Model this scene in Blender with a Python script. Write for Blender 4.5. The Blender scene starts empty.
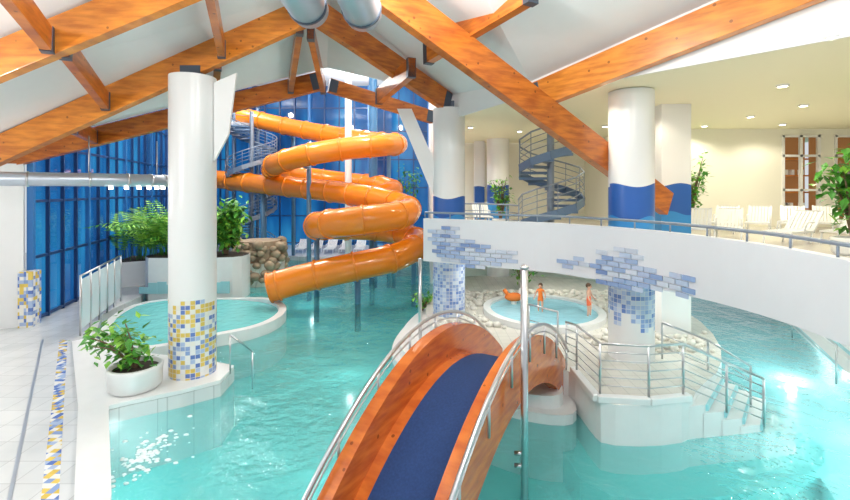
import bpy, bmesh, math, random
from mathutils import Vector, Matrix
random.seed(7)
scene=bpy.context.scene
try:
    scene.view_settings.view_transform='Standard'
    scene.view_settings.look='None'
except Exception: pass

# ---------------- materials ----------------
def new_mat(name):
    m=bpy.data.materials.new(name); m.use_nodes=True
    nt=m.node_tree; b=nt.nodes['Principled BSDF']
    return m,nt,b
def simple(name,col,rough=.5,metal=0,emis=None,es=0,coat=0,bump=0,bscale=20,var=0.0,vscale=3):
    m,nt,b=new_mat(name)
    b.inputs['Base Color'].default_value=(*col,1)
    b.inputs['Roughness'].default_value=rough
    b.inputs['Metallic'].default_value=metal
    b.inputs['Coat Weight'].default_value=coat
    if emis:
        b.inputs['Emission Color'].default_value=(*emis,1); b.inputs['Emission Strength'].default_value=es
    tc=nt.nodes.new('ShaderNodeTexCoord')
    if var>0:
        n=nt.nodes.new('ShaderNodeTexNoise'); n.inputs['Scale'].default_value=vscale
        nt.links.new(tc.outputs['Object'],n.inputs['Vector'])
        mx=nt.nodes.new('ShaderNodeMix'); mx.data_type='RGBA'
        mx.inputs['A'].default_value=(*[c*(1-var) for c in col],1)
        mx.inputs['B'].default_value=(*[min(1,c*(1+var)) for c in col],1)
        nt.links.new(n.outputs['Fac'],mx.inputs['Factor']); nt.links.new(mx.outputs['Result'],b.inputs['Base Color'])
    if bump>0:
        n=nt.nodes.new('ShaderNodeTexNoise'); n.inputs['Scale'].default_value=bscale
        nt.links.new(tc.outputs['Object'],n.inputs['Vector'])
        bp=nt.nodes.new('ShaderNodeBump'); bp.inputs['Strength'].default_value=bump
        nt.links.new(n.outputs['Fac'],bp.inputs['Height']); nt.links.new(bp.outputs['Normal'],b.inputs['Normal'])
    return m
class NB:
    def __init__(s,nt): s.nt=nt
    def m(s,op,a,b=None):
        n=s.nt.nodes.new('ShaderNodeMath'); n.operation=op
        for i,v in enumerate((a,b)):
            if v is None: continue
            if isinstance(v,(int,float)): n.inputs[i].default_value=v
            else: s.nt.links.new(v,n.inputs[i])
        return n.outputs[0]
    def comb(s,x,y,z=0.0):
        n=s.nt.nodes.new('ShaderNodeCombineXYZ')
        for i,v in enumerate((x,y,z)):
            if isinstance(v,(int,float)): n.inputs[i].default_value=v
            else: s.nt.links.new(v,n.inputs[i])
        return n.outputs[0]
    def white(s,v):
        n=s.nt.nodes.new('ShaderNodeTexWhiteNoise'); s.nt.links.new(v,n.inputs['Vector']); return n.outputs['Value']
    def ramp(s,f,cols):
        n=s.nt.nodes.new('ShaderNodeValToRGB'); n.color_ramp.interpolation='CONSTANT'
        e=n.color_ramp.elements
        e[0].position=0; e[0].color=(*cols[0],1)
        e[1].position=1/len(cols); e[1].color=(*cols[1],1)
        for i in range(2,len(cols)):
            k=e.new(i/len(cols)); k.color=(*cols[i],1)
        s.nt.links.new(f,n.inputs[0]); return n.outputs[0]
    def mix(s,f,a,b):
        n=s.nt.nodes.new('ShaderNodeMix'); n.data_type='RGBA'
        for k,v in (('Factor',f),('A',a),('B',b)):
            if isinstance(v,(int,float)): n.inputs[k].default_value=v
            elif isinstance(v,tuple): n.inputs[k].default_value=(*v,1)
            else: s.nt.links.new(v,n.inputs[k])
        return n.outputs['Result']
WHITE=(.82,.82,.81)
YB=[(.75,.55,.12),(.12,.2,.5),(.8,.78,.7),(.4,.5,.7),(.8,.8,.78),(.7,.5,.1),(.25,.35,.6)]
BL=[(.25,.36,.62),(.45,.55,.75),(.14,.24,.55),(.6,.68,.8),(.3,.42,.68)]
def column_mat(name,paint=None,mosaic=None,radial=True,tile=(.11,.11)):
    m,nt,b=new_mat(name); q=NB(nt)
    tc=nt.nodes.new('ShaderNodeTexCoord'); sp=nt.nodes.new('ShaderNodeSeparateXYZ')
    nt.links.new(tc.outputs['Object'],sp.inputs[0]); X,Y,Z=sp.outputs
    u=q.m('MULTIPLY',q.m('ARCTAN2',Y,X),.545) if radial else q.m('ADD',X,Y)
    col=WHITE
    if mosaic:
        z0,z1,pal,amp,up=mosaic
        uu=q.m('DIVIDE',u,tile[0]); vv=q.m('DIVIDE',Z,tile[1])
        fu=q.m('FLOOR',uu); fv=q.m('FLOOR',vv)
        w=q.white(q.comb(fu,fv,1.0)); w2=q.white(q.comb(q.m('FLOOR',q.m('DIVIDE',uu,2.0)),0.0,5.0))
        c=q.ramp(w,pal)
        g=q.m('MAXIMUM',q.m('LESS_THAN',q.m('FRACT',uu),.1),q.m('LESS_THAN',q.m('FRACT',vv),.1))
        c=q.mix(g,c,(.75,.75,.75))
        zz=q.m('MULTIPLY',fv,tile[1]); jit=q.m('MULTIPLY',w2,amp)
        if up: msk=q.m('MULTIPLY',q.m('LESS_THAN',q.m('ADD',zz,jit),z1),q.m('GREATER_THAN',Z,z0))
        else: msk=q.m('MULTIPLY',q.m('GREATER_THAN',q.m('SUBTRACT',zz,jit),z0),q.m('LESS_THAN',Z,z1))
        col=q.mix(msk,col,c)
    if paint:
        z0,z1=paint
        wv=q.m('MULTIPLY',q.m('SINE',q.m('MULTIPLY',u,5.0)),.05)
        msk=q.m('MULTIPLY',q.m('GREATER_THAN',Z,z0),q.m('LESS_THAN',q.m('ADD',Z,wv),z1))
        wv2=q.m('MULTIPLY',q.m('SINE',q.m('ADD',q.m('MULTIPLY',u,6.0),2.0)),.06)
        m2=q.m('LESS_THAN',q.m('ADD',Z,wv2),z0+(z1-z0)*.5)
        pc=q.mix(m2,(.025,.11,.40),(.04,.27,.62))
        col=q.mix(msk,col,pc)
    if not isinstance(col,tuple): nt.links.new(col,b.inputs['Base Color'])
    else: b.inputs['Base Color'].default_value=(*col,1)
    b.inputs['Roughness'].default_value=.3
    return m
def mosaic_mat(name,pal,tile=.1):
    m,nt,b=new_mat(name); q=NB(nt)
    tc=nt.nodes.new('ShaderNodeTexCoord'); sp=nt.nodes.new('ShaderNodeSeparateXYZ')
    nt.links.new(tc.outputs['Object'],sp.inputs[0]); X,Y,Z=sp.outputs
    a=q.m('DIVIDE',X,tile); c=q.m('DIVIDE',Y,tile); d=q.m('DIVIDE',Z,tile)
    w=q.white(q.comb(q.m('FLOOR',a),q.m('FLOOR',c),q.m('FLOOR',d)))
    nt.links.new(q.ramp(w,pal),b.inputs['Base Color']); b.inputs['Roughness'].default_value=.25
    return m
def island_mat(name,pal):
    m,nt,b=new_mat(name); q=NB(nt); g=nt.nodes.new('ShaderNodeNewGeometry')
    nt.links.new(q.ramp(g.outputs['Random Per Island'],pal),b.inputs['Base Color']); b.inputs['Roughness'].default_value=.25
    return m
def wood(name,c1,c2,rough=.3):
    m,nt,b=new_mat(name)
    tc=nt.nodes.new('ShaderNodeTexCoord'); mp=nt.nodes.new('ShaderNodeMapping'); mp.inputs['Scale'].default_value=(1.2,1.2,7)
    n=nt.nodes.new('ShaderNodeTexNoise'); n.inputs['Scale'].default_value=1.6; n.inputs['Detail'].default_value=6
    nt.links.new(tc.outputs['Object'],mp.inputs[0]); nt.links.new(mp.outputs[0],n.inputs['Vector'])
    r=nt.nodes.new('ShaderNodeValToRGB'); r.color_ramp.elements[0].position=.35; r.color_ramp.elements[1].position=.65
    r.color_ramp.elements[0].color=(*c1,1); r.color_ramp.elements[1].color=(*c2,1)
    nt.links.new(n.outputs['Fac'],r.inputs[0])
    v=nt.nodes.new('ShaderNodeTexVoronoi'); v.inputs['Scale'].default_value=3.4
    nt.links.new(tc.outputs['Object'],v.inputs['Vector'])
    q=NB(nt); k=q.m('LESS_THAN',v.outputs['Distance'],.1)
    col=q.mix(q.m('MULTIPLY',k,.75),r.outputs[0],tuple(c*.3 for c in c1))
    nt.links.new(col,b.inputs['Base Color']); b.inputs['Roughness'].default_value=rough
    b.inputs['Coat Weight'].default_value=.15
    return m
def water_mat(name,col,scale=2.2,bump=.25):
    m,nt,b=new_mat(name)
    b.inputs['Roughness'].default_value=.06; b.inputs['IOR'].default_value=1.33
    tc=nt.nodes.new('ShaderNodeTexCoord')
    n=nt.nodes.new('ShaderNodeTexNoise'); n.inputs['Scale'].default_value=scale; n.inputs['Detail'].default_value=3
    nt.links.new(tc.outputs['Object'],n.inputs['Vector'])
    bp=nt.nodes.new('ShaderNodeBump'); bp.inputs['Strength'].default_value=bump; bp.inputs['Distance'].default_value=.15
    nt.links.new(n.outputs['Fac'],bp.inputs['Height']); nt.links.new(bp.outputs['Normal'],b.inputs['Normal'])
    b.inputs['Base Color'].default_value=(*col,1)
    return m
def clear_water(name,tint):
    m=bpy.data.materials.new(name); m.use_nodes=True; nt=m.node_tree
    for n in list(nt.nodes):
        if n.type=='BSDF_PRINCIPLED': nt.nodes.remove(n)
    out=[n for n in nt.nodes if n.type=='OUTPUT_MATERIAL'][0]; q=NB(nt)
    tr=nt.nodes.new('ShaderNodeBsdfTransparent'); tr.inputs[0].default_value=(*tint,1)
    gl=nt.nodes.new('ShaderNodeBsdfGlossy'); gl.inputs['Roughness'].default_value=.04
    fr=nt.nodes.new('ShaderNodeFresnel'); fr.inputs['IOR'].default_value=1.42
    tc=nt.nodes.new('ShaderNodeTexCoord')
    n=nt.nodes.new('ShaderNodeTexNoise'); n.inputs['Scale'].default_value=1.1; n.inputs['Detail'].default_value=4; n.inputs['Distortion'].default_value=.6
    n2=nt.nodes.new('ShaderNodeTexNoise'); n2.inputs['Scale'].default_value=4.5; n2.inputs['Detail'].default_value=2
    nt.links.new(tc.outputs['Object'],n.inputs['Vector']); nt.links.new(tc.outputs['Object'],n2.inputs['Vector'])
    h=q.m('ADD',n.outputs['Fac'],q.m('MULTIPLY',n2.outputs['Fac'],.25))
    bp=nt.nodes.new('ShaderNodeBump'); bp.inputs['Strength'].default_value=.55; bp.inputs['Distance'].default_value=.22
    nt.links.new(h,bp.inputs['Height'])
    nt.links.new(bp.outputs['Normal'],gl.inputs['Normal']); nt.links.new(bp.outputs['Normal'],fr.inputs['Normal'])
    df=nt.nodes.new('ShaderNodeBsdfDiffuse')
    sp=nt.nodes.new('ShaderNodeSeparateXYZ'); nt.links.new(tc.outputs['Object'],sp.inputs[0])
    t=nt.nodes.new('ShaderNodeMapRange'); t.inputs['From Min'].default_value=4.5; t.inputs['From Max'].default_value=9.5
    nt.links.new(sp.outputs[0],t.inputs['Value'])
    nt.links.new(q.mix(t.outputs[0],(.15,.66,.66),(.40,.86,.92)),df.inputs[0])  # lamp-lit brightness of the river side blended into the water colour
    m2=nt.nodes.new('ShaderNodeMixShader'); m2.inputs[0].default_value=.4
    nt.links.new(tr.outputs[0],m2.inputs[1]); nt.links.new(df.outputs[0],m2.inputs[2])
    mx=nt.nodes.new('ShaderNodeMixShader')
    nt.links.new(fr.outputs[0],mx.inputs[0]); nt.links.new(m2.outputs[0],mx.inputs[1]); nt.links.new(gl.outputs[0],mx.inputs[2])
    nt.links.new(mx.outputs[0],out.inputs[0])
    return m
def marble(name,c1,c2,tile=.6,mort=.72,rough=.22):
    m,nt,b=new_mat(name); q=NB(nt)
    tc=nt.nodes.new('ShaderNodeTexCoord'); n=nt.nodes.new('ShaderNodeTexNoise'); n.inputs['Scale'].default_value=1.5; n.inputs['Detail'].default_value=8
    nt.links.new(tc.outputs['Object'],n.inputs['Vector'])
    br=nt.nodes.new('ShaderNodeTexBrick'); br.offset=0; br.inputs['Scale'].default_value=1
    br.inputs['Brick Width'].default_value=tile; br.inputs['Row Height'].default_value=tile; br.inputs['Mortar Size'].default_value=.008
    br.inputs['Color1'].default_value=(1,1,1,1); br.inputs['Color2'].default_value=(.93,.93,.93,1); br.inputs['Mortar'].default_value=(mort,mort,mort,1)
    nt.links.new(tc.outputs['Object'],br.inputs['Vector'])
    c=q.mix(n.outputs['Fac'],c1,c2)
    mm=nt.nodes.new('ShaderNodeMix'); mm.data_type='RGBA'; mm.blend_type='MULTIPLY'; mm.inputs['Factor'].default_value=1
    nt.links.new(c,mm.inputs['A']); nt.links.new(br.outputs['Color'],mm.inputs['B'])
    nt.links.new(mm.outputs['Result'],b.inputs['Base Color']); b.inputs['Roughness'].default_value=rough
    return m
def glass_mat():
    m,nt,b=new_mat('dusk_window_glass'); q=NB(nt)
    tc=nt.nodes.new('ShaderNodeTexCoord'); mp=nt.nodes.new('ShaderNodeMapping'); mp.inputs['Scale'].default_value=(.45,.45,.12)
    n=nt.nodes.new('ShaderNodeTexNoise'); n.inputs['Scale'].default_value=1; n.inputs['Detail'].default_value=3
    nt.links.new(tc.outputs['Object'],mp.inputs[0]); nt.links.new(mp.outputs[0],n.inputs['Vector'])
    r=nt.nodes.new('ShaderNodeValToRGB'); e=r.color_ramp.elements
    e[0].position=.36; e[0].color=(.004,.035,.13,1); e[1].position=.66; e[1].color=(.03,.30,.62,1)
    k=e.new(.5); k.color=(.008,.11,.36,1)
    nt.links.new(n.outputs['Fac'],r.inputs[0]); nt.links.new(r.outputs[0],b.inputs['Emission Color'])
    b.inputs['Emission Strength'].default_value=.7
    b.inputs['Base Color'].default_value=(.004,.03,.09,1); b.inputs['Roughness'].default_value=.04
    return m

M_white=simple('white_plaster',WHITE,.6,var=.02)
M_roof=simple('roof_white_panel',(.78,.80,.81),.6,var=.02)
M_ceil=simple('gallery_ceiling_cream',(.87,.84,.62),.6)
M_wallc=simple('gallery_wall_cream',(.90,.88,.76),.6)
M_parapet=simple('parapet_paint',(.72,.73,.76),.5,var=.02)
M_steel=simple('stainless_steel',(.6,.6,.61),.28,1)
M_dsteel=simple('dark_steel',(.1,.12,.16),.4,.7)
M_duct=simple('galvanised_duct',(.5,.55,.62),.35,.7,bump=.05,bscale=8)
M_wood=wood('glulam_orange',(.52,.15,.018),(.76,.27,.035))
M_wood2=wood('glulam_red',(.36,.08,.01),(.60,.175,.022))
M_bridge=wood('bridge_varnished_wood',(.50,.10,.02),(.70,.185,.03),.18)
M_carpet=simple('blue_carpet',(.018,.05,.16),.95,bump=.3,bscale=120,var=.4,vscale=30)
M_slide=simple('slide_orange_fibreglass',(.90,.25,.01),.2,coat=.4)
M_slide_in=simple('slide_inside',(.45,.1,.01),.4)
M_glass=glass_mat()
M_frame=simple('navy_frame',(.015,.05,.16),.4)
M_frameb=simple('blue_frame',(.03,.16,.42),.4)
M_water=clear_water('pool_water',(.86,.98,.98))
M_waterk=water_mat('whirlpool_water',(.17,.60,.60),3,.3)
M_water2=water_mat('kids_pool_water',(.36,.70,.82),3,.2)
M_pool=marble('pool_floor_turquoise',(.18,.72,.70),(.26,.82,.80),1.0,.9)
M_river=marble('river_bed_light',(.55,.93,.95),(.62,.96,.98),1.0,.9)
M_deck=marble('deck_marble',(.58,.61,.62),(.80,.80,.79))
M_cop=simple('white_coping',(.80,.81,.80),.3,var=.04)
M_tan=marble('island_tile',(.74,.70,.62),(.82,.79,.72),.3)
M_leaf=simple('leaf_green',(.07,.30,.03),.45,var=.5,vscale=4)
M_leaf2=simple('leaf_light',(.26,.56,.06),.45,var=.4,vscale=4)
M_soil=simple('soil',(.06,.04,.03),.9)
M_bark=simple('bark',(.2,.13,.08),.8)
M_rock=simple('sand_rock',(.36,.28,.19),.9,bump=.8,bscale=3,var=.5,vscale=2)
M_mosYB=mosaic_mat('mosaic_yellow_blue',YB,.12)
M_tileb=island_mat('tile_blues',[(.2,.29,.52),(.33,.43,.64),(.48,.56,.72),(.6,.65,.74),(.27,.37,.6),(.42,.5,.68),(.55,.6,.7)])
M_teal=simple('teal_wave_tile',(.35,.68,.72),.3)
M_frost=simple('frosted_panel',(.66,.74,.78),.25)
M_plas=simple('white_plastic',(.88,.88,.86),.35)
M_chair=simple('lounge_white_plastic',(.86,.87,.87),.35)
M_lamp=simple('lamp_glow',(1,1,1),.5,0,(1,.93,.75),14)
M_skin=simple('skin',(.72,.42,.3),.5)
M_hair=simple('hair',(.12,.06,.03),.7)
M_orange=simple('orange_swimwear',(.9,.22,.03),.6)
M_red=simple('red_plastic',(.8,.08,.03),.3)
M_brown=simple('brown_cabinet_glow',(.35,.14,.05),.5,0,(.9,.45,.15),.15)  # panel is no lamp; faint warm light put into its material
M_peb=simple('pebble_white',(.72,.69,.62),.7,var=.3,vscale=5)
M_stairb=simple('stair_blue_grey',(.12,.19,.3),.4,.3)
M_gsteel=simple('grey_paint_steel',(.26,.31,.38),.4,.4)
M_glint=simple('glint_white',(.85,.95,.96),.2)  # bright white for the modelled water glints

# ---------------- mesh builder ----------------
def catmull(P,n=8,closed=False):
    P=[Vector(p) for p in P]; out=[]; N=len(P)
    rng=range(N) if closed else range(N-1)
    for i in rng:
        g=(lambda k:P[k%N]) if closed else (lambda k:P[max(0,min(N-1,k))])
        p0,p1,p2,p3=g(i-1),g(i),g(i+1),g(i+2)
        for j in range(n):
            t=j/n
            out.append(.5*((2*p1)+(-p0+p2)*t+(2*p0-5*p1+4*p2-p3)*t*t+(-p0+3*p1-3*p2+p3)*t**3))
    if not closed: out.append(P[-1])
    return out
def chaikin(P,it=2):
    P=[Vector(p) for p in P]
    for _ in range(it):
        Q=[]
        for i in range(len(P)):
            a=P[i]; b=P[(i+1)%len(P)]
            Q+= [a*.75+b*.25,a*.25+b*.75]
        P=Q
    return P
class MB:
    def __init__(s): s.v=[]; s.f=[]; s.mi=[]; s.sm=[]
    def add(s,v,f,mi=0,sm=False):
        o=len(s.v); s.v+= [tuple(x) for x in v]; s.f+=[tuple(i+o for i in q) for q in f]
        s.mi+=[mi]*len(f); s.sm+=[sm]*len(f)
    def box(s,c,size,mi=0,rz=0,M=None):
        hx,hy,hz=[x/2 for x in size]
        v=[Vector((x,y,z)) for x in(-hx,hx) for y in(-hy,hy) for z in(-hz,hz)]
        R=M if M else Matrix.Rotation(rz,3,'Z')
        v=[R@p+Vector(c) for p in v]
        s.add(v,[(0,1,3,2),(4,6,7,5),(0,4,5,1),(2,3,7,6),(0,2,6,4),(1,5,7,3)],mi)
    def beam(s,p0,p1,w,d,mi=0):
        p0=Vector(p0);p1=Vector(p1);u=(p1-p0);L=u.length;u.normalize()
        side=u.cross(Vector((0,0,1)))
        side=Vector((1,0,0)) if side.length<1e-4 else side.normalized()
        up=side.cross(u).normalized()
        M=Matrix((u,side,up)).transposed()
        s.box((p0+p1)/2,(L,w,d),mi,M=M)
    def sweep(s,path,r,seg=10,mi=0,cap=True,sm=True,inner=None):
        path=[Vector(p) for p in path]; n=len(path); v=[];f=[]
        for i,p in enumerate(path):
            t=(path[min(n-1,i+1)]-path[max(0,i-1)]); t.normalize()
            ref=Vector((0,0,1)) if abs(t.z)<.95 else Vector((1,0,0))
            a=t.cross(ref).normalized(); b=a.cross(t).normalized()
            rr=r(i) if callable(r) else r
            for k in range(seg):
                an=2*math.pi*k/seg
                v.append(p+a*math.cos(an)*rr+b*math.sin(an)*rr)
        for i in range(n-1):
            for k in range(seg):
                f.append((i*seg+k,i*seg+(k+1)%seg,(i+1)*seg+(k+1)%seg,(i+1)*seg+k))
        if cap:
            f.append(tuple(range(seg))[::-1]); f.append(tuple((n-1)*seg+k for k in range(seg)))
        s.add(v,f,mi,sm)
    def cyl(s,c,r,z0,z1,seg=32,mi=0,r2=None,cap=True):
        r2=r if r2 is None else r2; v=[];f=[]
        for z,rr in((z0,r),(z1,r2)):
            for k in range(seg):
                a=2*math.pi*k/seg; v.append((c[0]+rr*math.cos(a),c[1]+rr*math.sin(a),z))
        s.add(v,[(k,(k+1)%seg,seg+(k+1)%seg,seg+k) for k in range(seg)],mi,True)
        if cap: s.add(v,[tuple(range(seg))[::-1],tuple(range(seg,2*seg))],mi,False)
    def lathe(s,c,prof,seg=32,mi=0):
        v=[];f=[];n=len(prof)
        for r,z in prof:
            for k in range(seg):
                a=2*math.pi*k/seg; v.append((c[0]+r*math.cos(a),c[1]+r*math.sin(a),c[2]+z))
        for i in range(n-1):
            for k in range(seg): f.append((i*seg+k,i*seg+(k+1)%seg,(i+1)*seg+(k+1)%seg,(i+1)*seg+k))
        s.add(v,f,mi,True)
    def prism(s,poly,z0,z1,mi=0,mtop=None):
        n=len(poly)
        A=sum(poly[i][0]*poly[(i+1)%n][1]-poly[(i+1)%n][0]*poly[i][1] for i in range(n))
        if A<0: poly=poly[::-1]
        v=[(p[0],p[1],z0) for p in poly]+[(p[0],p[1],z1) for p in poly]
        s.add(v,[(i,(i+1)%n,n+(i+1)%n,n+i) for i in range(n)]+[tuple(range(n))[::-1]],mi)
        s.add([(p[0],p[1],z1) for p in poly],[tuple(range(n))],mi if mtop is None else mtop)
    def flat(s,poly,z,mi=0):
        n=len(poly)
        A=sum(poly[i][0]*poly[(i+1)%n][1]-poly[(i+1)%n][0]*poly[i][1] for i in range(n))
        if A<0: poly=poly[::-1]
        s.add([(p[0],p[1],z) for p in poly],[tuple(range(n))],mi)
    def sphere(s,c,r,mi=0,sc=(1,1,1),seg=10,rings=7,R=None):
        v=[];f=[]
        for i in range(rings+1):
            th=math.pi*i/rings
            for k in range(seg):
                a=2*math.pi*k/seg
                p=Vector((r*sc[0]*math.sin(th)*math.cos(a),r*sc[1]*math.sin(th)*math.sin(a),r*sc[2]*math.cos(th)))
                if R: p=R@p
                v.append(p+Vector(c))
        for i in range(rings):
            for k in range(seg): f.append((i*seg+k,(i+1)*seg+k,(i+1)*seg+(k+1)%seg,i*seg+(k+1)%seg))
        s.add(v,f,mi,True)
    def build(s,name,mats,loc=(0,0,0),parent=None,bevel=0,solid=0):
        me=bpy.data.meshes.new(name); L=Vector(loc)
        me.from_pydata([tuple(Vector(p)-L) for p in s.v],[],s.f)
        for m in mats: me.materials.append(m)
        me.polygons.foreach_set('material_index',s.mi); me.polygons.foreach_set('use_smooth',s.sm)
        me.update()
        o=bpy.data.objects.new(name,me); scene.collection.objects.link(o); o.location=L
        if parent: o.parent=parent
        if solid:
            k=o.modifiers.new('solid','SOLIDIFY'); k.thickness=solid
        if bevel:
            k=o.modifiers.new('bev','BEVEL'); k.width=bevel; k.segments=2; k.limit_method='ANGLE'
        return o

# ---------------- camera ----------------
cam=bpy.data.cameras.new('camera'); co=bpy.data.objects.new('camera',cam); scene.collection.objects.link(co)
co.location=(0,0,5); co.rotation_euler=(math.pi/2,0,0); cam.lens=19.06; cam.sensor_width=36; cam.shift_y=-60/850
cam.clip_end=300; scene.camera=co

# ---------------- water and floors ----------------
PB=-1.2
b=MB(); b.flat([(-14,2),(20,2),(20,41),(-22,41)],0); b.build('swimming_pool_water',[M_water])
b=MB(); b.prism([(-40,-6),(40,-6),(40,60),(-40,60)],-1.6,-1.25); b.build('floor',[M_cop])
b=MB(); b.prism([(-14,2),(30,2),(30,41),(-22,41)],-1.25,PB)
b.prism([tuple(p) for p in chaikin([(2.9,10),(3.0,8.2),(4.6,8.0),(6.6,8.4),(8.6,9.3),(8.6,11),(4,11)],1)],PB,-.55)
b.build('pool_floor',[M_pool])
b=MB(); b.prism([tuple(p) for p in chaikin([(6.6,4.0),(7.3,8.0),(8.6,10.2),(9.2,13),(9.6,16),(9.5,20),(8.5,23),(20,23),(20,4)],2)],PB,-.7); b.build('river_bed',[M_river])

deck=[(-2.6,3),(-4.75,6.82),(-6.75,9.6),(-6.4,9.85),(-5.6,10.35),(-4.95,10.9),(-5.0,11.8),(-5.9,12.2),(-8.6,12.9),(-10.4,14.1),(-12.2,17),(-12.6,20),(-14,23),(-20,39.5),(-30,39.5),(-30,3)]
b=MB(); b.prism(deck,PB,.3); b.build('pool_deck',[M_deck])
b=MB()
led=deck[:10]+[(-10.75,13.7),(-7.4,9.6),(-5.15,6.6),(-3.1,3.0)]
b.prism(led,.3,.40); b.build('pool_coping_ledge',[M_cop],bevel=.03)
b=MB(); b.prism([(-3.75,4.5),(-11.2,14.1),(-11.45,14.1),(-4.03,4.5)],.3,.306); b.build('mosaic_floor_strip',[M_mosYB])
b=MB(); b.prism([(-4.45,4.5),(-11.95,14.1),(-12.02,14.1),(-4.52,4.5)],.3,.315); b.build('drain_channel',[M_duct])
b=MB(); b.prism([(-17.3,34.8),(-8,31.5),(0.3,32.5),(0.3,38.4),(-18.6,38.4)],PB,.3); b.build('far_pool_deck',[M_deck])

rim=chaikin([(-6.6,14.3),(-5.4,15.4),(-5.2,17.3),(-6.2,19.2),(-8.4,20),(-12.2,19.7),(-12.0,17),(-10.4,14.2),(-8.6,13.2)],2)
cx=sum(p[0] for p in rim)/len(rim); cy=sum(p[1] for p in rim)/len(rim)
b=MB(); n=len(rim)
inn=[Vector((p[0],p[1]))+(Vector((cx,cy))-Vector((p[0],p[1]))).normalized()*.28 for p in rim]
def rh(p): # rim sinks to deck level on the walk-in side
    t=min(1,max(0,(p[0]+8.6)/2.0)); return .24+.14*t
v=[(p[0],p[1],PB) for p in rim]+[(p[0],p[1],rh(p)) for p in rim]+[(q[0],q[1],rh(p)) for p,q in zip(rim,inn)]+[(p[0],p[1],0.0) for p in inn]
f=[]
for k in range(3):
    for i in range(n): f.append((k*n+i,k*n+(i+1)%n,(k+1)*n+(i+1)%n,(k+1)*n+i))
b.add(v,f); b.build('whirlpool_rim',[M_cop])
b=MB(); b.prism([tuple(p) for p in inn],0.02,.22); b.build('whirlpool_water',[M_waterk])

# ---------------- walls ----------------
b=MB(); b.beam((-13.9,15.6,3.1),(-19,12.3,3.1),.3,5.6); b.build('wall_left',[M_white])
b=MB(); b.prism([(-13.85,15.3),(-13.45,15.4),(-13.6,15.95),(-14.0,15.8)],.3,2.2); b.build('mosaic_corner_pier',[M_mosYB])
def window_wall(name,p0,p1,z0,z1,n,rows,fw,fd,mf,thick=4):
    p0=Vector((*p0,0));p1=Vector((*p1,0)); b=MB()
    d=(p1-p0).normalized(); nn=Vector((d.y,-d.x,0))
    if nn.dot(-p0)<0: nn=-nn
    b.add([p0+Vector((0,0,z0)),p1+Vector((0,0,z0)),p1+Vector((0,0,z1)),p0+Vector((0,0,z1))],[(0,1,2,3)],0)
    for i in range(n+1):
        p=p0.lerp(p1,i/n)+nn*fd*.5; big=(i%thick==0)
        b.box((p.x,p.y,(z0+z1)/2),(fw*(2.2 if big else 1),fd*(1.6 if big else 1),z1-z0),2 if big else 1,math.atan2(d.y,d.x))
    for z in rows:
        b.beam(p0+nn*.05+Vector((0,0,z)),p1+nn*.05+Vector((0,0,z)),.1,.1,1)
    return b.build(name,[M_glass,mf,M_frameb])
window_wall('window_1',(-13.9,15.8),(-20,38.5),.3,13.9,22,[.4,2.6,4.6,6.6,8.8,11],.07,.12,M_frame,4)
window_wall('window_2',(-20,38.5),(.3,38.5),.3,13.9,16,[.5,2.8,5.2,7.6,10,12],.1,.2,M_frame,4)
b=MB(); b.box((.45,31.5,6.3),(.3,14.9,15)); b.build('wall_far_side',[M_white])
b=MB(); b.box((5,24.2,6.3),(9.4,.3,15)); b.build('wall_back',[M_wallc])
b=MB(); b.box((8.65,21.2,5.5),(.25,5.8,4.0)); b.build('wall_return',[M_wallc])
b=MB()
Yw=18.4
def wbox(x0,x1,z0,z1): b.box(((x0+x1)/2,Yw+.1,(z0+z1)/2),(x1-x0,.2,z1-z0))
wbox(8.6,14.6,3.5,7.5); wbox(14.6,20,7.25,7.5); wbox(16.15,16.75,3.5,7.25); wbox(18.4,20,3.5,7.25); wbox(14.6,16.15,3.5,3.7); wbox(16.75,18.4,3.5,3.7)
b.build('wall_right',[M_wallc])
for i,(x0,x1) in enumerate([(14.6,16.15),(16.75,18.4)]):
    b=MB(); b.box(((x0+x1)/2,Yw+1.0,5.5),(x1-x0+.4,.05,3.9),0)
    for z in (4.2,4.9,5.6,6.3): b.box(((x0+x1)/2,Yw+.7,z),(x1-x0,.4,.06),2)
    for k in range(14): b.box((x0+.15+random.random()*(x1-x0-.3),Yw+.7,random.choice((4.35,5.05,5.75))),(.12,.2,.22),3)
    for x in (x0+.04,(x0+x1)/2,x1-.04): b.box((x,Yw+.02,5.47),(.11,.1,3.56),1)
    for z in (3.74,5.0,6.4,7.2): b.box(((x0+x1)/2,Yw+.02,z),(x1-x0,.1,.09),1)
    b.build('window_%d'%(i+3),[M_brown,M_plas,M_wood,M_white])
b=MB(); b.box((20.1,13,5.5),(.3,18,13)); b.build('wall_gallery_end',[M_wallc])

# ---------------- roof ----------------
A=[(-12.5,2,6.1),(-12.8,8,5.65),(-12.0,11.4,5.85),(-16.5,15.6,5.95)]
Rg=[(-2,2,10.1),(-2,8,9.95),(-2.4,11.4,10.1),(-3.4,15.6,9.25)]
b=MB()
for i in range(3):
    b.add([A[i],A[i+1],Rg[i+1],Rg[i]],[(0,1,2,3)])
P0,P1,P2=Rg[0],Rg[2],Rg[3]; P3=(.8,15.7,8.3); P4=(2.7,11.5,7.75); P5=(8.6,5.0,9.5); P6=(12,2,10.3)
for t in ((P1,P2,P3),(P1,P3,P4),(P0,Rg[1],P1,P4),(P0,P4,P5),(P0,P5,P6)):
    b.add(t,[tuple(range(len(t)))])
b.add([(-16.5,15.65,5.95),(-3.4,15.65,9.25),(.8,15.75,8.3),(.8,15.75,14),(-16.5,15.65,14)],[(0,1,2,3,4)])
b.add([(-22,15.6,14),(.6,15.6,14),(.6,39,14),(-22,39,14)],[(0,1,2,3)])
b.build('ceiling',[M_roof])
b=MB()
galc=[(2.75,11.45),(8.6,5.05),(20,5.05),(20,24),(.6,24),(.8,15.75)]
b.prism(galc,7.5,7.58)
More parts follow.
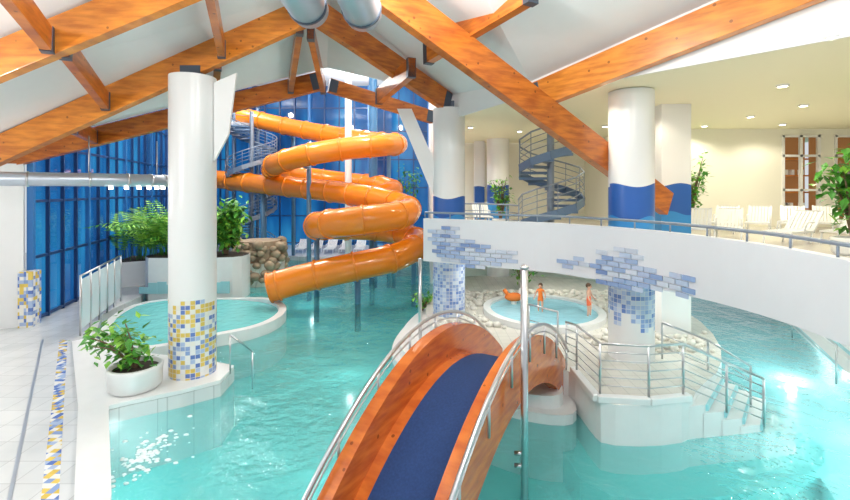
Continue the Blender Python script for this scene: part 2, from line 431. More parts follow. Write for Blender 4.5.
b.build('ceiling_gallery',[M_ceil])
b=MB(); b.add([(2.72,11.42,7.42),(8.58,5.02,7.42),(8.58,5.02,9.5),(2.72,11.42,7.8)],[(0,1,2,3)]); b.add([(2.72,11.42,7.42),(.8,15.75,7.42),(.8,15.75,8.3),(2.72,11.42,7.8)],[(0,1,2,3)])
b.build('trim_bulkhead',[M_white],solid=.05)

def timber(p0,p1,w,d,mat,plate=(1,1)):
    b=MB(); b.beam(p0,p1,w,d,0)
    p0=Vector(p0);p1=Vector(p1);u=(p1-p0).normalized()
    if plate[0]: b.beam(p0,p0+u*.3,w+.03,d*.9,1)
    if plate[1]: b.beam(p1-u*.3,p1,w+.03,d*.9,1)
    return b.build('timber_rafter',[mat,M_dsteel],bevel=.01)
timber((-11.5,8,5.65),(-2.2,8,9.5),.22,.62,M_wood,(0,0))
timber((-12,11.4,5.45),(-2.9,11.4,9.55),.24,.66,M_wood,(0,1))
timber((-15.9,15.5,5.7),(-3.6,15.5,8.75),.24,.62,M_wood2,(0,1))
timber((-2.9,11.4,9.6),(.78,15.2,7.95),.24,.66,M_wood2,(0,1))
timber((-3.4,15.9,8.7),(.3,18,7.9),.2,.5,M_wood2,(1,1))
timber((-2.5,7.7,9.75),(6.95,12.95,4.6),.26,.68,M_wood2,(0,0))
timber((2.68,11.25,7.3),(7.2,6.25,8.63),.24,.66,M_wood,(1,0))
def purlin(p0,p1,w=.16,d=.42,mat=None):
    b=MB(); b.beam(p0,p1,w,d); 
    p0=Vector(p0);p1=Vector(p1);u=(p1-p0).normalized()
    b.beam(p0,p0+u*.16,w+.03,d+.03,1); b.beam(p1-u*.16,p1,w+.03,d+.03,1)
    b.build('timber_purlin',[mat or M_wood2,M_dsteel])
purlin((-6.5,8.1,7.6),(-8,11.3,7.2)); purlin((-3.9,8.1,8.75),(-5.1,11.3,8.5)); purlin((-5.0,4.6,8.0),(-6.6,7.9,7.6))
purlin((-9.0,11.5,6.65),(-11.3,15.4,6.8)); purlin((-5.3,11.5,8.3),(-7.2,15.4,7.8))
purlin((-3.2,11.5,9.2),(-4.6,15.4,8.5)); purlin((-2.95,11.6,9.1),(-3.5,15.5,8.5))
purlin((1.9,7.9,8.55),(.05,11.3,8.4),.2,.5); purlin((-.35,12.1,8.3),(-1.6,15.5,8.2),.2,.5)
b=MB(); b.add([(-5.32,11.4,7.7),(-4.75,11.4,7.95),(-4.95,11.4,6.4),(-5.32,11.4,5.7)],[(0,1,2,3)]); b.build('white_steel_brace',[M_white],solid=.08)
b=MB(); b.add([(-.95,15.3,7.75),(-.45,15.3,7.75),(.3,15.3,6.0),(.28,15.3,4.9),(.1,15.3,5.2)],[(0,1,2,3,4)]); b.build('white_steel_brace',[M_white],solid=.08)

for (x,z,y1) in ((-1.82,7.85,7.2),(-.98,7.8,7.2)):
    b=MB(); b.sweep([(x,3.0,z),(x,y1-.25,z),(x,y1-.05,z),(x,y1,z)],lambda i:[.29,.29,.29,.24][i],28,0)
    for yy in (3.5,5.2,6.9): b.sweep([(x,yy,z),(x,yy+.06,z)],.31,28,1)
    b.sweep([(x,6,z+.2),(x,6,9.6)],.02,6,1)
    b.build('ventilation_duct',[M_duct,M_dsteel])
b=MB()
P=catmull([(-11.5,10.6,5.28),(-8.8,12.6,5.28),(-8.0,14.0,5.28)],6)
b.sweep(P,.18,16,0)
for i in range(1,len(P),2): b.sweep([P[i],P[i]+(P[i]-P[i-1]).normalized()*.05],.2,16,1)
for p in P[::5]: b.sweep([p,p+Vector((0,0,1.2))],.015,6,1)
b.build('air_duct_pipe',[M_duct,M_steel])
b=MB()
for i in range(6):
    p=P[6+i]-Vector((0,0,.22)); b.cyl((p.x,p.y),.05,p.z-.04,p.z+.03,10,0)
b.build('duct_spot_lamps',[M_lamp])

# ---------------- columns ----------------
def column(name,x,y,z0,z1,r,mat,cap=True,seg=40):
    b=MB(); b.cyl((x,y),r,z0,z1,seg,0)
    if cap: b.box((x,y,z1+.12),(.5,.3,.3),1)
    b.build(name,[mat,M_dsteel],loc=(x,y,0))
mc1=column_mat('column_yellow_mosaic',None,(0,2.35,YB,.5,True))
mc2=column_mat('column_blue_paint_mosaic',(3.5,5.12),(1.45,2.9,BL,.5,False))
mc3=column_mat('column_blue_low',(3.5,4.75),(.8,3.2,BL,.0,True))
column('tiled_column',-5.88,11.4,.40,7.85,.55,mc1)
column('tiled_column',5.22,11.4,.8,7.48,.54,mc2,False)
column('tiled_column',.82,15.35,.8,7.75,.545,mc3)
column('round_column',3.6,22.2,.8,7.5,.54,column_mat('column_blue2',(3.5,5.2),None),False)
mp=column_mat('pillar_paint',(3.5,5.15),None,False)
b=MB(); b.box((7.3,13.5,4.15),(.86,.86,6.7),0); b.build('square_pillar',[mp],loc=(7.3,13.5,0))
b=MB(); b.box((2.8,23.3,5.5),(.5,.5,4),0); b.build('square_pillar',[mp],loc=(2.8,23.3,0))
column('blue_steel_column',-3.3,28.6,PB,13.9,.27,simple('column_blue_steel',(.06,.2,.4),.4),False)
column('steel_column',-4.6,27,PB,13.9,.2,M_white,False)

# ---------------- central island ----------------
isl=[(0.6,12.6),(1.6,11.2),(2.5,10.5),(3.3,10.6),(3.42,10.0),(3.42,9.2),(3.5,8.82),(4.4,8.75),(5.3,8.95),(5.75,9.5),(7.0,10.6),(8.2,12.5),(9.0,15),(9.1,18),(8,21),(4,22.5),(1,21.5),(0.1,17.5),(0,14.8)]
isl=[tuple(p) for p in chaikin(isl,1)]
b=MB(); b.prism(isl,PB,.8,0,1); b.build('pool_island',[M_cop,M_tan])
led=chaikin([(-1.05,14.0),(-.9,12.6),(-.2,11.5),(1.0,10.5),(2.3,9.6),(3.35,9.5),(3.4,11),(1,14),(0.2,18.5),(-.7,16.0)],2)
b=MB(); b.prism([tuple(p) for p in led],PB,.22)
led2=[Vector((p[0]*.9+.12,p[1]*.93+.95)) for p in led]
b.prism([tuple(p) for p in led2],.2,.5)
b.build('island_ledge',[M_cop])
b=MB()
lip=[(3.42,10.4),(3.42,8.95),(4.4,8.82),(5.3,9.0)]
for i in range(3): b.beam((*lip[i],.86),(*lip[i+1],.86),.16,.14)
b.build('island_kerb',[M_cop],bevel=.02)
b=MB()
for i in range(6):
    z=.66-.17*i; x0=5.2+.42*i
    pts=[(x0,9.0+.07*i),(x0+.5,9.1+.07*i),(x0+1.7-.1*i,10.4),(x0+1.0,10.9)]
    b.prism(pts,PB,z,0)
    b.prism([(x0+.46,9.08+.07*i),(x0+.52,9.08+.07*i),(x0+1.72-.1*i,10.4),(x0+1.66-.1*i,10.4)],z-.12,z+.005,1)
b.build('pool_entry_steps',[M_cop,M_teal])
b=MB(); kc=(4.0,15.3); seg=56; prof=[(1.0,.8),(1.0,.98),(.88,.98),(.88,.8)]
v=[];f=[]
for s_,z in prof:
    for k in range(seg):
        a=2*math.pi*k/seg; v.append((kc[0]+2.0*s_*math.cos(a),kc[1]+2.15*s_*math.sin(a),z))
for i in range(3):
    for k in range(seg): f.append((i*seg+k,i*seg+(k+1)%seg,(i+1)*seg+(k+1)%seg,(i+1)*seg+k))
b.add(v,f); b.build('kids_pool_rim',[M_cop])
b=MB(); b.prism([(kc[0]+1.78*math.cos(2*math.pi*k/seg),kc[1]+1.92*math.sin(2*math.pi*k/seg)) for k in range(seg)],.8,.9); b.build('kids_pool_water',[M_water2])
b=MB()
def peb(x,y,z):
    r=random.uniform(.06,.15); b.sphere((x,y,z+r*.4),r,0,(1,random.uniform(.7,1.1),.65),6,4,Matrix.Rotation(random.random()*3,3,'Z'))
cnt=0
while cnt<650:
    x=random.uniform(.3,8.2);y=random.uniform(11.6,18.5)
    if ((x-kc[0])/2.2)**2+((y-kc[1])/2.35)**2<1: continue
    if (x-5.22)**2+(y-11.4)**2<.6 or (x-.82)**2+(y-15.35)**2<.55 or (abs(x-7.3)<.6 and abs(y-13.5)<.6): continue
    if x<4.6 and x>1.9 and y<13.6: continue
    if x<1.9 and y<13.0: continue
    if x>7.6 and y<13: continue
    peb(x,y,.8); cnt+=1
b.build('decorative_pebbles',[M_peb])
def railing(name,pts,h,bars,r=.022,mat=None,postr=.025):
    b=MB()
    for i,p in enumerate(pts):
        p=Vector(p); b.sweep([p,p+Vector((0,0,h))],postr,8)
    for k in range(bars):
        z=h*(k+1)/bars if bars>1 else h
        b.sweep([Vector(p)+Vector((0,0,z)) for p in pts],r*(1.2 if k==bars-1 else .6),8)
    return b.build(name,[mat or M_steel])
railing('island_railing',[(3.42,10.9,.8),(3.44,10.2,.93),(3.5,9.0,.93),(4.4,8.85,.93),(5.15,8.98,.93),(6.1,9.1,.5),(7.0,9.3,.1)],1.0,6)
railing('island_railing',[(5.9,11.2,.8),(6.6,10.5,.6),(7.2,9.95,.2)],.9,3)
railing('island_handrail',[(3.0,13.0,.8),(3.6,12.2,.8)],.9,2)

b=MB()
for i in range(4):
    o=i*.5
    b.prism([(9.6+o,6.5),(11.3+o,12.2),(13.4+o,16.4),(14.2+o,18.5),(19.9,18.5),(19.9,6.5)],PB,.15+.2*i,0)
    b.beam((11.32+o,12.2,.12+.2*i),(13.42+o,16.4,.12+.2*i),.04,.08,1)
b.build('river_steps',[M_cop,M_teal])
railing('river_handrail',[(10.6,11.6,0),(12.4,15.2,0)],1.0,2)

# ---------------- gallery ----------------
fc=catmull([(-.05,13.95),(1.2,13.2),(2.36,12.55),(3.6,11.75),(4.88,9.8),(5.4,7.6),(5.22,5.4),(4.6,3.6)],14)
S=[0]
for i in range(1,len(fc)): S.append(S[-1]+(fc[i]-fc[i-1]).length)
def at(s):
    s=max(0,min(S[-1]-1e-4,s))
    for i in range(1,len(S)):
        if S[i]>=s:
            t=(s-S[i-1])/(S[i]-S[i-1]); p=fc[i-1].lerp(fc[i],t); d=(fc[i]-fc[i-1]).normalized()
            nrm=Vector((-d.y,d.x))
            if nrm.dot(Vector((0,5))-p)<0: nrm=-nrm
            return p,d,nrm
def fbot(s): return 2.8+.35*max(0,(s-5)/(S[-1]-5))
RIM=4.12
b=MB(); N=90
v=[];f=[]
for i in range(N+1):
    s=S[-1]*i/N; p,d,nrm=at(s); q=p-nrm*.2
    v+=[(p.x,p.y,fbot(s)),(p.x,p.y,RIM),(q.x,q.y,RIM),(q.x,q.y,fbot(s))]
for i in range(N):
    for k in range(4): f.append((i*4+k,i*4+(k+1)%4,(i+1)*4+(k+1)%4,(i+1)*4+k))
f+=[(0,1,2,3)]
b.add(v,f)
b.build('gallery_parapet',[M_parapet])
b=MB(); tw,th=.32,.12
def patch(s0,s1,zf):
    ncol=int((s1-s0)/tw)
    for r in range(14):
        z=2.6+r*th
        for c in range(0,ncol+1):
            sc=s0+(c+.5)*tw+(r%2)*tw*.5; t=(sc-s0)/(s1-s0)
            lo,hi=zf(t)
            if z<lo+random.uniform(-.07,.07) or z+th>hi+random.uniform(-.1,.1): continue
            if sc<.17: continue
            p,d,nrm=at(sc); p=p+nrm*.02
            b.box((p.x,p.y,z+th/2),(tw-.025,.03,th-.02),0,math.atan2(d.y,d.x))
patch(0,2.75,lambda t:(3.35,4.05) if t<.15 else ((2.85,3.95) if t<.42 else ((2.7,3.6) if t<.8 else (2.85,3.35))))
patch(4.1,7.3,lambda t:(2.95,3.3) if t<.4 else ((2.65,3.6) if t<.72 else (2.85,3.3)))
b.build('parapet_wall_tiles',[M_tileb])
b=MB(); rp=[]
for i in range(60):
    p,d,nrm=at(S[-1]*i/59); q=p-nrm*.1; rp.append((q.x,q.y,RIM+.18))
    if i%4==0: b.sweep([(q.x,q.y,RIM),(q.x,q.y,RIM+.18)],.018,6)
b.sweep(rp,.032,8); b.build('parapet_handrail',[M_gsteel])
slab=[]
for i in range(41):
    p,d,nrm=at(S[-1]*i/40); q=p-nrm*.2; slab.append((q.x,q.y))
slab+=[(19.9,3.6),(19.9,24),(.3,24),(.2,15)]
b=MB(); b.prism(slab,3.15,3.5,0,1); b.build('gallery_floor_slab',[M_cop,M_tan])
railing('gallery_railing',[(.6,16.6,3.5),(2.0,16.4,3.5),(2.8,15.4,3.5),(3.0,14.4,3.5)],1.0,4,mat=M_gsteel)
railing('gallery_railing',[(6.0,14.5,3.5),(6.6,15.3,3.5),(8.6,15.3,3.5)],1.0,4,mat=M_gsteel)

def spiral(name,cx,cy,z0,z1,R,turns,a0,mats,ctop=.95):
    b=MB(); b.cyl((cx,cy),.13,z0,z1+ctop,20,0)
    n=int((z1-z0)/.19)
    hel=[];
    for i in range(n):
        a=a0+turns*2*math.pi*i/n; da=turns*2*math.pi/n*1.15; z=z0+(z1-z0)*(i+1)/n
        v=[]
        for zz in(z-.09,z):
            for (r,aa) in((.1,a),(R,a),(R,a+da),(.1,a+da)): v.append((cx+r*math.cos(aa),cy+r*math.sin(aa),zz))
        b.add(v,[(0,3,2,1),(4,5,6,7),(0,1,5,4),(1,2,6,5),(2,3,7,6),(3,0,4,7)],1)
        hel.append((cx+R*math.cos(a),cy+R*math.sin(a),z))
        b.sweep([(cx+R*math.cos(a),cy+R*math.sin(a),z),(cx+R*math.cos(a),cy+R*math.sin(a),z+.95)],.015,5,0)
    for k in range(len(hel)-1):
        p=Vector(hel[k]);q=Vector(hel[k+1]); b.beam(p-Vector((0,0,.08)),q-Vector((0,0,.08)),.05,.28,2)
    for dz,r in((.3,.016),(.52,.016),(.74,.016),(.95,.032)):
        b.sweep([Vector(p)+Vector((0,0,dz)) for p in hel],r,6,0)
    return b.build(name,mats)
spiral('spiral_staircase',4.55,16.3,3.5,6.45,1.15,1.45,math.pi*.9,[M_gsteel,M_stairb,M_stairb])
spiral('spiral_staircase',-11.4,29.6,.3,9.2,1.6,2.6,0,[M_gsteel,M_stairb,M_gsteel])
b=MB(); b.cyl((-14.2,32.8),2.2,9.5,9.7,24,1)
for a in range(6):
    x=-14.2+2.0*math.cos(a*math.pi/3);y=32.8+2.0*math.sin(a*math.pi/3); b.cyl((x,y),.12,.3,11.0,12,0)
for z in (10.2,10.6,11): b.sweep([(-14.2+2.1*math.cos(t*.2618),32.8+2.1*math.sin(t*.2618),z) for t in range(25)],.03,6,0)
b.build('slide_tower',[M_stairb,M_duct])

# ---------------- slides ----------------
M_sup=simple('slide_support',(.1,.22,.36),.4)
def slide(name,pts,sup):
    P=catmull(pts,10); b=MB()
    b.sweep(P,.6,24,0,cap=False)
    b.sweep(P,.57,24,1,cap=False)
    acc=0
    for i in range(1,len(P)):
        acc+=(P[i]-P[i-1]).length
        if acc>1.5:
            acc=0; u=(P[i]-P[i-1]).normalized(); b.sweep([P[i]-u*.05,P[i]+u*.05],.65,24,0)
    t=(P[-1]-P[-2]).normalized(); a=t.cross(Vector((0,0,1))).normalized(); c=a.cross(t)
    b.sweep([P[-1]+a*.6*math.cos(k*math.pi/16)+c*.6*math.sin(k*math.pi/16) for k in range(33)],.05,8,0)
    for i,(ox,oy) in sup:
        p=Vector(pts[i]); b.sweep([(p.x+ox,p.y+oy,PB),(p.x+ox,p.y+oy,p.z-.2)],.13,12,2)
        b.sweep([(p.x+ox,p.y+oy,p.z-.65),(p.x,p.y,p.z-.6)],.08,8,2)
    return b.build(name,[M_slide,M_slide_in,M_sup])
slide('water_slide',[(-14.2,30,5.75),(-10.27,28,5.37),(-5.95,25.5,5.0),(-2.87,23.5,4.63),(-1.1,21.6,4.25),(-.85,20,3.98),(-1.8,18.8,3.84),(-3.38,18.7,3.66),(-4.8,20.2,3.4),(-4.7,22.6,3.12),(-2.8,24.0,2.9),(-1.2,23.4,2.72),(-.35,21.3,2.48),(-1.2,19.5,2.12),(-2.96,18.9,1.78),(-4.86,18.7,1.38),(-6.35,18.4,1.0)],[(1,(0,.8)),(3,(0,.8)),(8,(-.3,1.0)),(11,(.6,.6)),(14,(0,.9))])
slide('water_slide',[(-13.4,32.5,10.4),(-9.45,31.5,9.4),(-5.67,30,8.6),(-2.9,28,8.0),(-1.6,26,7.66),(-2.3,24.4,7.42),(-4.27,24,7.2),(-6.5,24.2,6.85),(-8.5,25.6,6.45),(-9.3,28,6.2),(-8.0,30.5,5.95),(-5.3,30.5,5.6),(-2.6,28.0,5.25),(-2.0,26.6,4.9),(-3.6,25.6,4.5)],[(1,(0,.8)),(3,(.6,.6)),(7,(0,1)),(9,(-.8,0)),(12,(.6,.6))])

# rock
b=MB(); rx,ry=-8.9,24.3; b.cyl((rx,ry),1.2,-.3,1.2,30,1,r2=1.3)
for i in range(110):
    a=i*2.4; lv=random.random(); r=1.25-.2*max(0,lv-.6)
    b.sphere((rx+r*math.cos(a),ry+r*math.sin(a),.25+lv*2.0),random.uniform(.2,.34),0,(1,.8,.8),7,5,Matrix.Rotation(random.random()*3,3,'X'))
b.cyl((rx,ry),1.1,1.2,2.3,24,0)
b.build('artificial_rock',[M_rock,M_tan])

# ---------------- planters & plants ----------------
b=MB(); pl=[(-12.9,20.2),(-11.0,20.2),(-8.9,20.3),(-8.3,20.9),(-8.6,22.3),(-13.0,22.6)]
b.prism([tuple(p) for p in chaikin(pl,1)],PB,1.95,0,2)
for k in range(10):
    x=-12.6+k*.4; b.box((x,20.17+.01*k,.5+.12*math.sin(k*.9)),(.4,.06,.3+.24*math.sin(k*.9)),1)
b.build('planter_wall',[M_cop,M_teal,M_soil])
b=MB(); b.prism([(-15.0,21.5),(-13.3,22.6),(-13.5,24),(-15.6,24)],.3,1.5,0,1); b.build('planter_box',[M_cop,M_soil])
def blades(name,cx,cy,z,n,rad,h,mat,spread=1.0,w=.05):
    b=MB()
    for i in range(n):
        a=random.random()*6.283; r=rad*math.sqrt(random.random()); x=cx+r*math.cos(a)*1.3;y=cy+r*math.sin(a)*.6
        L=h*random.uniform(.55,1.15); a2=random.random()*6.283; out=spread*random.uniform(.15,1)
        ww=w*random.uniform(.7,1.3); d=Vector((math.cos(a2),math.sin(a2)*.6,0)); sd=Vector((-d.y,d.x,0)).normalized()
        v=[]
        for k in range(6):
            t=k/5; p=Vector((x,y,z))+d*out*t*t*L*.75+Vector((0,0,L*(t-.5*out*t*t*t)))
            q=ww*(1-t*.85)
            v+=[p-sd*q,p+sd*q]
        b.add(v,[(2*k,2*k+1,2*k+3,2*k+2) for k in range(5)],random.choice((0,1,1)))
    return b.build(name,[mat,M_leaf2])
def palm(name,cx,cy,z,stems,h,spread,seed=1):
    b=MB()
    for i in range(stems):
        a=random.random()*6.283; x=cx+random.gauss(0,.55); y=cy+random.gauss(0,.25)
        L=h*random.uniform(.6,1.1); out=spread*random.uniform(.2,1); d=Vector((math.cos(a),math.sin(a)*.6,0)).normalized()
        sd=Vector((-d.y,d.x,0)); prev=None
        def P(t): return Vector((x,y,z))+d*out*t*t*L*.8+Vector((0,0,L*(t-.45*out*t*t*t)))
        b.sweep([P(k/6) for k in range(7)],.012,4,0)
        for k in range(5,19):
            t=k/19; p=P(t); tt=(P(min(1,t+.05))-P(t)).normalized(); l=.5*math.sin(math.pi*min(1,(t-.15)/.9))+.1
            for s_ in(-1,1):
                q=p+sd*s_*l*.85+tt*l*.5-Vector((0,0,l*.3)); m=(p+q)/2+tt*.04
                b.add([p,m,q,(p+q)/2-tt*.04],[(0,1,2,3)],random.choice((0,1,1)))
    return b.build(name,[M_leaf,M_leaf2])
def leafy(name,x,y,z,h,rad,n,pot=None,leaf=.16,lean=(0,0),crown=.5,nb=9,sx=1.0):
    b=MB()
    if pot:
        r,ph=pot
        b.lathe((x,y,z),[(0,.0),(r*.82,0),(r*.98,.08),(r*1.0,ph-.12),(r*1.04,ph-.02),(r*1.0,ph),(r*.88,ph),(r*.86,ph-.1),(0,ph-.1)],32,2)
        b.lathe((x,y,z),[(r*.86,ph-.09),(0,ph-.07)],24,4); z0=z+ph-.1
    else: z0=z
    br=[]
    for k in range(nb):
        a=k*2.4; rr=rad*random.uniform(.3,1); top=Vector((x+lean[0]+rr*math.cos(a)*sx,y+lean[1]+rr*math.sin(a),z0+h*random.uniform(crown,1)))
        base=Vector((x+(top.x-x)*.25*(sx-1),y,z0)); mid=base.lerp(top,.5)+Vector((0,0,h*.12))
        P=catmull([base,mid,top],5); b.sweep(P,lambda i,n=len(P):.03*(1-i/n)+.006,6,3); br.append(P)
    for i in range(n):
        P=random.choice(br); p=P[random.randint(len(P)//3,len(P)-1)]+Vector([random.gauss(0,rad*.22) for _ in range(3)])
        if p.z<z0+.1: p.z=z0+.1
        d=Vector((random.gauss(0,1),random.gauss(0,1),random.gauss(-.2,.5))).normalized()
        sd=d.cross(Vector((0,0,1))).normalized(); up=sd.cross(d)
        L=leaf*random.uniform(.7,1.3)
        b.add([p,p+d*L*.4+sd*L*.28,p+d*L-up*L*.15,p+d*L*.4-sd*L*.28],[(0,1,2,3)],random.choice((0,0,1)))
    return b.build(name,[M_leaf,M_leaf2,M_cop,M_bark,M_soil])
palm('areca_palm',-11.9,21.3,1.95,85,2.9,1.25)
palm('areca_palm',-14.2,22.9,1.5,45,3.0,1.0)
leafy('ficus_bush',-9.4,21.3,1.97,2.4,.85,1100,None,.36,(0,0),.4,14,1.3)
leafy('potted_ficus',-6.72,10.45,.40,1.35,.8,270,(.56,.55),.24,(-.5,-.1),.3)
leafy('potted_tree',10.3,17.4,3.5,2.5,.65,420,(.4,.4),.22)
leafy('potted_tree',9.9,10.4,3.5,2.7,.75,460,(.4,.4),.28)
leafy('potted_tree',3.0,17.9,3.5,1.9,.45,220,(.3,.35),.2)
leafy('potted_tree',-1.2,31.8,.3,6,.8,420,(.5,.6),.3)
leafy('island_shrub',4.2,19.3,.8,1.6,.7,200,None,.2)
leafy('island_shrub',-.1,16.8,.5,.7,.4,160,None,.16)

b=MB(); g0=Vector((-11.1,14.5,.3)); g1=Vector((-12.85,19.0,.3))
for i in range(6):
    p=g0.lerp(g1,i/5); b.sweep([p,p+Vector((0,0,1.95))],.035,8,1)
for i in range(5):
    p=g0.lerp(g1,i/5+.02); q=g0.lerp(g1,(i+1)/5-.02); b.beam(p+Vector((0,0,1.0)),q+Vector((0,0,1.0)),.03,1.6,0)
b.sweep([g0+Vector((0,0,1.93)),g1+Vector((0,0,1.93))],.035,8,1)
b.build('screen_railing',[M_frost,M_steel])
railing('pool_handrail',[(-4.98,11.5,.3),(-4.6,12.0,-.3)],1.0,1)
# white beads modelled as light glints on the water near the deck
b=MB()
for i in range(150):
    a=random.random()*6.283; r=abs(random.gauss(0,.5))
    b.sphere((-5.3+r*math.cos(a)*.7,8.4+r*math.sin(a)*1.2,.0),random.uniform(.015,.05),0,(1.4,1,.6),6,4)
b.build('water_glint_beads',[M_glint])

# ---------------- bridge ----------------
O=Vector((1.74,7.9,0)); U=Vector((.497,.868,0)); Nn=Vector((-.868,.497,0)); W=1.78
def T(s): return 2.3-.13*s*s
def bp(s,off,z): p=O+U*s+Nn*off; return Vector((p.x,p.y,z))
ss=[-3.9+7.1*i/44 for i in range(45)]
b=MB()
def strip(o0,o1,zt,zb,mi):
    v=[];f=[]
    for s in ss:
        v+=[bp(s,o0,T(s)+zt),bp(s,o1,T(s)+zt),bp(s,o1,T(s)+zb),bp(s,o0,T(s)+zb)]
    n=len(ss)
    for i in range(n-1):
        for k in range(4): f.append((i*4+k,i*4+(k+1)%4,(i+1)*4+(k+1)%4,(i+1)*4+k))
    f+=[(0,1,2,3),((n-1)*4,(n-1)*4+3,(n-1)*4+2,(n-1)*4+1)]
    b.add(v,f,mi,False)
strip(0,.22,0,-.95,0); strip(W-.22,W,0,-.95,0)
strip(.22,W-.22,-.62,-.74,0)
strip(.3,W-.42,-.602,-.62,1)
for off in (-.06,W+.06):
    rail=[bp(s,off,T(s)+.22) for s in ss]; b.sweep(rail,.035,10,2)
    rail=[bp(s,off,T(s)+.08) for s in ss]; b.sweep(rail,.015,8,2)
    for s in ss[1::6]: b.sweep([bp(s,off,T(s)-.35),bp(s,off,T(s)+.22)],.022,8,2)
b.build('footbridge',[M_bridge,M_carpet,M_steel])
def pole(name,x,y,z0,z1,r,br):
    b=MB(); b.sweep([(x,y,z0),(x,y,z1)],r,16); b.sphere((x,y,z1),r*1.25,0,(1,1,.6),14,8)
    for z,l in br: b.sweep([(x,y,z),(x-l,y+.02,z)],.035,8); 
    b.cyl((x,y),r*2,z0,z0+.04,18)
    b.build(name,[M_steel])
pole('steel_mast',1.6,7.25,PB,3.75,.06,[(.55,.16),(.75,.16)])
pole('steel_mast',-.14,13.0,.22,3.0,.05,[])

# ---------------- lounge chairs ----------------
def lounger_mesh():
    b=MB()
    for k in range(7): b.box((-.28+.093*k,.55,.36),(.075,1.25,.03))
    R=Matrix.Rotation(math.radians(-42),3,'X')
    for k in range(7): b.box((-.28+.093*k,-.37,.62),(.075,.82,.03),0,M=R)
    for x in(-.33,.33):
        b.box((x,.55,.35),(.05,1.3,.06)); b.box((x,-.37,.62),(.05,.85,.06),0,M=R)
        for y in (.0,1.1): b.sweep([(x,y,.35),(x,y+.08,0)],.025,8)
        b.sweep([(x,-.15,.60),(x,.35,.60),(x,.42,.36)],.025,8)
    b.box((0,1.17,.36),(.7,.05,.05)); b.box((0,-.08,.36),(.7,.05,.05)); b.box((0,-.66,.89),(.7,.05,.04))
    return b.build('lounge_chair',[M_chair])
lc=lounger_mesh(); spots=[]
for i in range(7): spots.append((10.9+i*1.2,16.3,3.5,math.pi*.78))
for i in range(4): spots.append((10.6+i*1.6,12.8,3.5,math.pi*.66))
for i in range(2): spots.append((8.6+i*1.0,14.2,3.5,math.pi*.8))
for i in range(2): spots.append((1.4+i*1.1,20.0,3.5,math.pi))
for i in range(5): spots.append((-9.3+i*1.1,34.2,.3,math.pi))
for i,(x,y,z,r) in enumerate(spots):
    o=lc if i==0 else lc.copy()
    if i: o.name='lounge_chair'; scene.collection.objects.link(o)
    o.location=(x,y,z); o.rotation_euler=(0,0,r)

# ---------------- people ----------------
def person(name,x,y,z,h,rot,suit):
    k=h/1.0
    V=[(0,0,.50),(0,0,.62),(0,0,.74),(0,0,.81),(0,0,.85),
       (.06,0,.47),(.07,.01,.26),(.07,-.01,.04),(.07,.06,.015),
       (-.06,0,.47),(-.07,.03,.26),(-.07,.02,.04),(-.07,.09,.015),
       (.11,0,.78),(.16,.02,.64),(.18,.1,.52),
       (-.11,0,.78),(-.17,.02,.65),(-.19,.1,.55)]
    E=[(0,1),(1,2),(2,3),(3,4),(0,5),(5,6),(6,7),(7,8),(0,9),(9,10),(10,11),(11,12),(3,13),(13,14),(14,15),(3,16),(16,17),(17,18)]
    R=[.075,.07,.085,.05,.032,.058,.04,.025,.022,.058,.04,.025,.022,.035,.026,.018,.035,.026,.018]
    me=bpy.data.meshes.new(name); me.from_pydata([(a*k,b_*k,c*k) for a,b_,c in V],E,[])
    o=bpy.data.objects.new(name,me); scene.collection.objects.link(o)
    me.materials.append(suit)
    sk=o.modifiers.new('skin','SKIN'); 
    for i,r in enumerate(R): me.skin_vertices[0].data[i].radius=(r*k,r*k*.85)
    me.skin_vertices[0].data[0].use_root=True
    sb=o.modifiers.new('sub','SUBSURF'); sb.levels=2; sb.render_levels=2
    b=MB(); b.sphere((0,0,.925*k),.075*k,0,(.85,.95,1.1),16,12)
    b.sphere((0,-.012*k,.945*k),.08*k,1,(.92,.98,1.0),14,10)
    b.sphere((0,.075*k,.915*k),.012*k,0); 
    for s_ in(-1,1):
        b.sphere((s_*.028*k,.066*k,.93*k),.009*k,1); b.sphere((s_*.066*k,0,.92*k),.014*k,0,(.5,1,1.3))
        hx=.18 if s_>0 else -.19; hz=.52 if s_>0 else .55
        b.sphere((hx*k,.12*k,(hz-.01)*k),.022*k,0,(.6,1.1,1))
        for f_ in range(5):
            bx=hx*k+(f_-2)*.008*k; b.sweep([(bx,.135*k,(hz-.01)*k),(bx,.16*k,(hz-.02)*k),(bx,.172*k,(hz-.035)*k)],.005*k,6,0)
    b.box((0,.073*k,.895*k),(.03*k,.006*k,.006*k),2)
    b.build('head_and_hands',[M_skin,M_hair,M_red],parent=o)
    o.location=(x,y,z); o.rotation_euler=(0,0,rot)
def suit_mat(name,c,lo,hi):
    m,nt,b=new_mat(name); q=NB(nt); tc=nt.nodes.new('ShaderNodeTexCoord'); sp=nt.nodes.new('ShaderNodeSeparateXYZ')
    nt.links.new(tc.outputs['Object'],sp.inputs[0])
    mk=q.m('MULTIPLY',q.m('MULTIPLY',q.m('GREATER_THAN',sp.outputs[2],lo),q.m('LESS_THAN',sp.outputs[2],hi)),q.m('LESS_THAN',q.m('ABSOLUTE',sp.outputs[0]),.13))
    nt.links.new(q.mix(mk,(.72,.42,.3),c),b.inputs['Base Color']); return m
person('child_bather',3.9,15.2,.84,1.0,2.6,suit_mat('suit_orange',(.9,.2,.02),.42,.88))
person('child_bather',5.35,14.7,.84,1.1,-2.2,suit_mat('suit_red',(.85,.15,.05),.4,.7))
b=MB(); b.sphere((3.2,16.2,1.15),.26,0,(1.3,.7,.6),14,9); b.sphere((3.5,16.2,1.35),.14,1,seg=12); b.sweep([(3.0,16.2,1.2),(2.85,16.2,1.42)],.07,8,0); b.cyl((3.2,16.2),.1,.85,1.1,10,1); b.build('water_play_toy',[M_orange,M_plas])

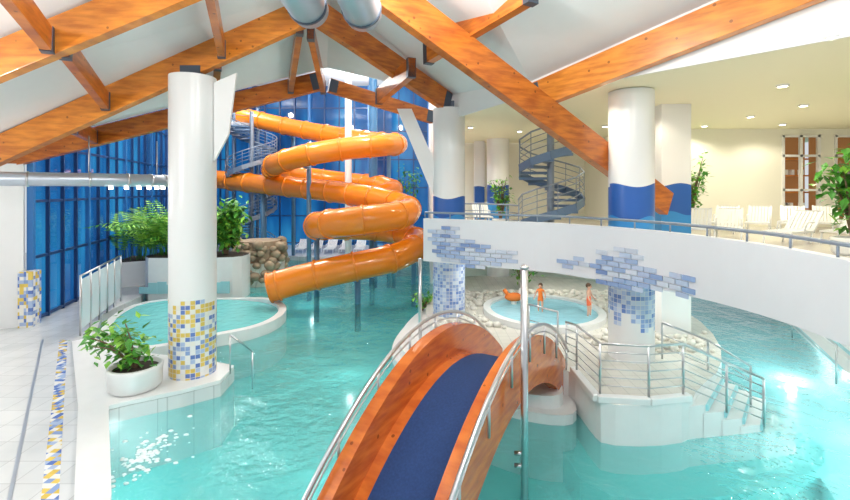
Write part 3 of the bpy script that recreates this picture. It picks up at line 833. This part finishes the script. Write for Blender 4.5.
# ---------------- lights ----------------
def point(n,loc,e,col=(1,1,1),r=.2):
    l=bpy.data.lights.new(n,'POINT'); l.energy=e; l.color=col; l.shadow_soft_size=r
    o=bpy.data.objects.new(n,l); scene.collection.objects.link(o); o.location=loc
def spot(n,loc,e,col=(1,.91,.74),ang=150,r=.1):
    l=bpy.data.lights.new(n,'SPOT'); l.energy=e; l.color=col; l.shadow_soft_size=r; l.spot_size=math.radians(ang); l.spot_blend=.5
    o=bpy.data.objects.new(n,l); scene.collection.objects.link(o); o.location=loc
for i,(p,e) in enumerate([((-2,3,8.3),520),((3.5,3,7.6),400),((-8.5,5.5,5.8),420),((-12.6,11.2,4.8),200),((0,6.3,8.4),520),
    ((-9,22,12.6),1500),((-3,22,12.6),1300),((-14,30,12.8),1000),((-5,34,12.6),1000)]):
    point('hall_fill_light',p,e,(1,.97,.92))  # unseen fill lights added to brighten the hall
dl=[(3.75,11.3),(6.6,7.3),(8.3,7.0),(8.5,10.7),(11.1,13.2),(11.0,15.2),(10.8,17.4),(6.0,12.6),(4,19),(7,17.5),(14,10),(15,14),(1.8,17.8),(13.5,17)]
b=MB()
for x,y in dl:
    b.cyl((x,y),.1,7.46,7.49,16,0); b.lathe((x,y,0),[(.1,7.45),(.13,7.45),(.13,7.5)],16,1)
    spot('downlight_lamp',(x,y,7.44),215)
b.build('ceiling_downlights',[M_lamp,M_plas])
ul=[(5.6,12.8),(2.4,14.5),(8.5,11),(11.5,10),(12,15),(5,18.5),(9,17),(8,7),(14,8)]  # unseen spots and discs added to light the area below the slab
b=MB()
for x,y in ul:
    b.cyl((x,y),.1,3.12,3.14,14,0); spot('under_gallery_fill',(x,y,3.08),150,(1,.96,.88),160)
b.build('under_gallery_added_discs',[M_lamp])
for p in [(8.6,7.8),(10.2,9.9),(11.0,13.5),(8.0,5.6),(-6.2,9.0),(-2.5,15),(-6,24),(-2,9.5),(1.0,21)]:
    point('underwater_lamp',(p[0],p[1],-.4),60 if p[0]>7 else 22,(.85,1,1),.12)
w=bpy.data.worlds.new('world'); scene.world=w; w.use_nodes=True
w.node_tree.nodes['Background'].inputs[0].default_value=(.90,.95,1,1); w.node_tree.nodes['Background'].inputs[1].default_value=.75
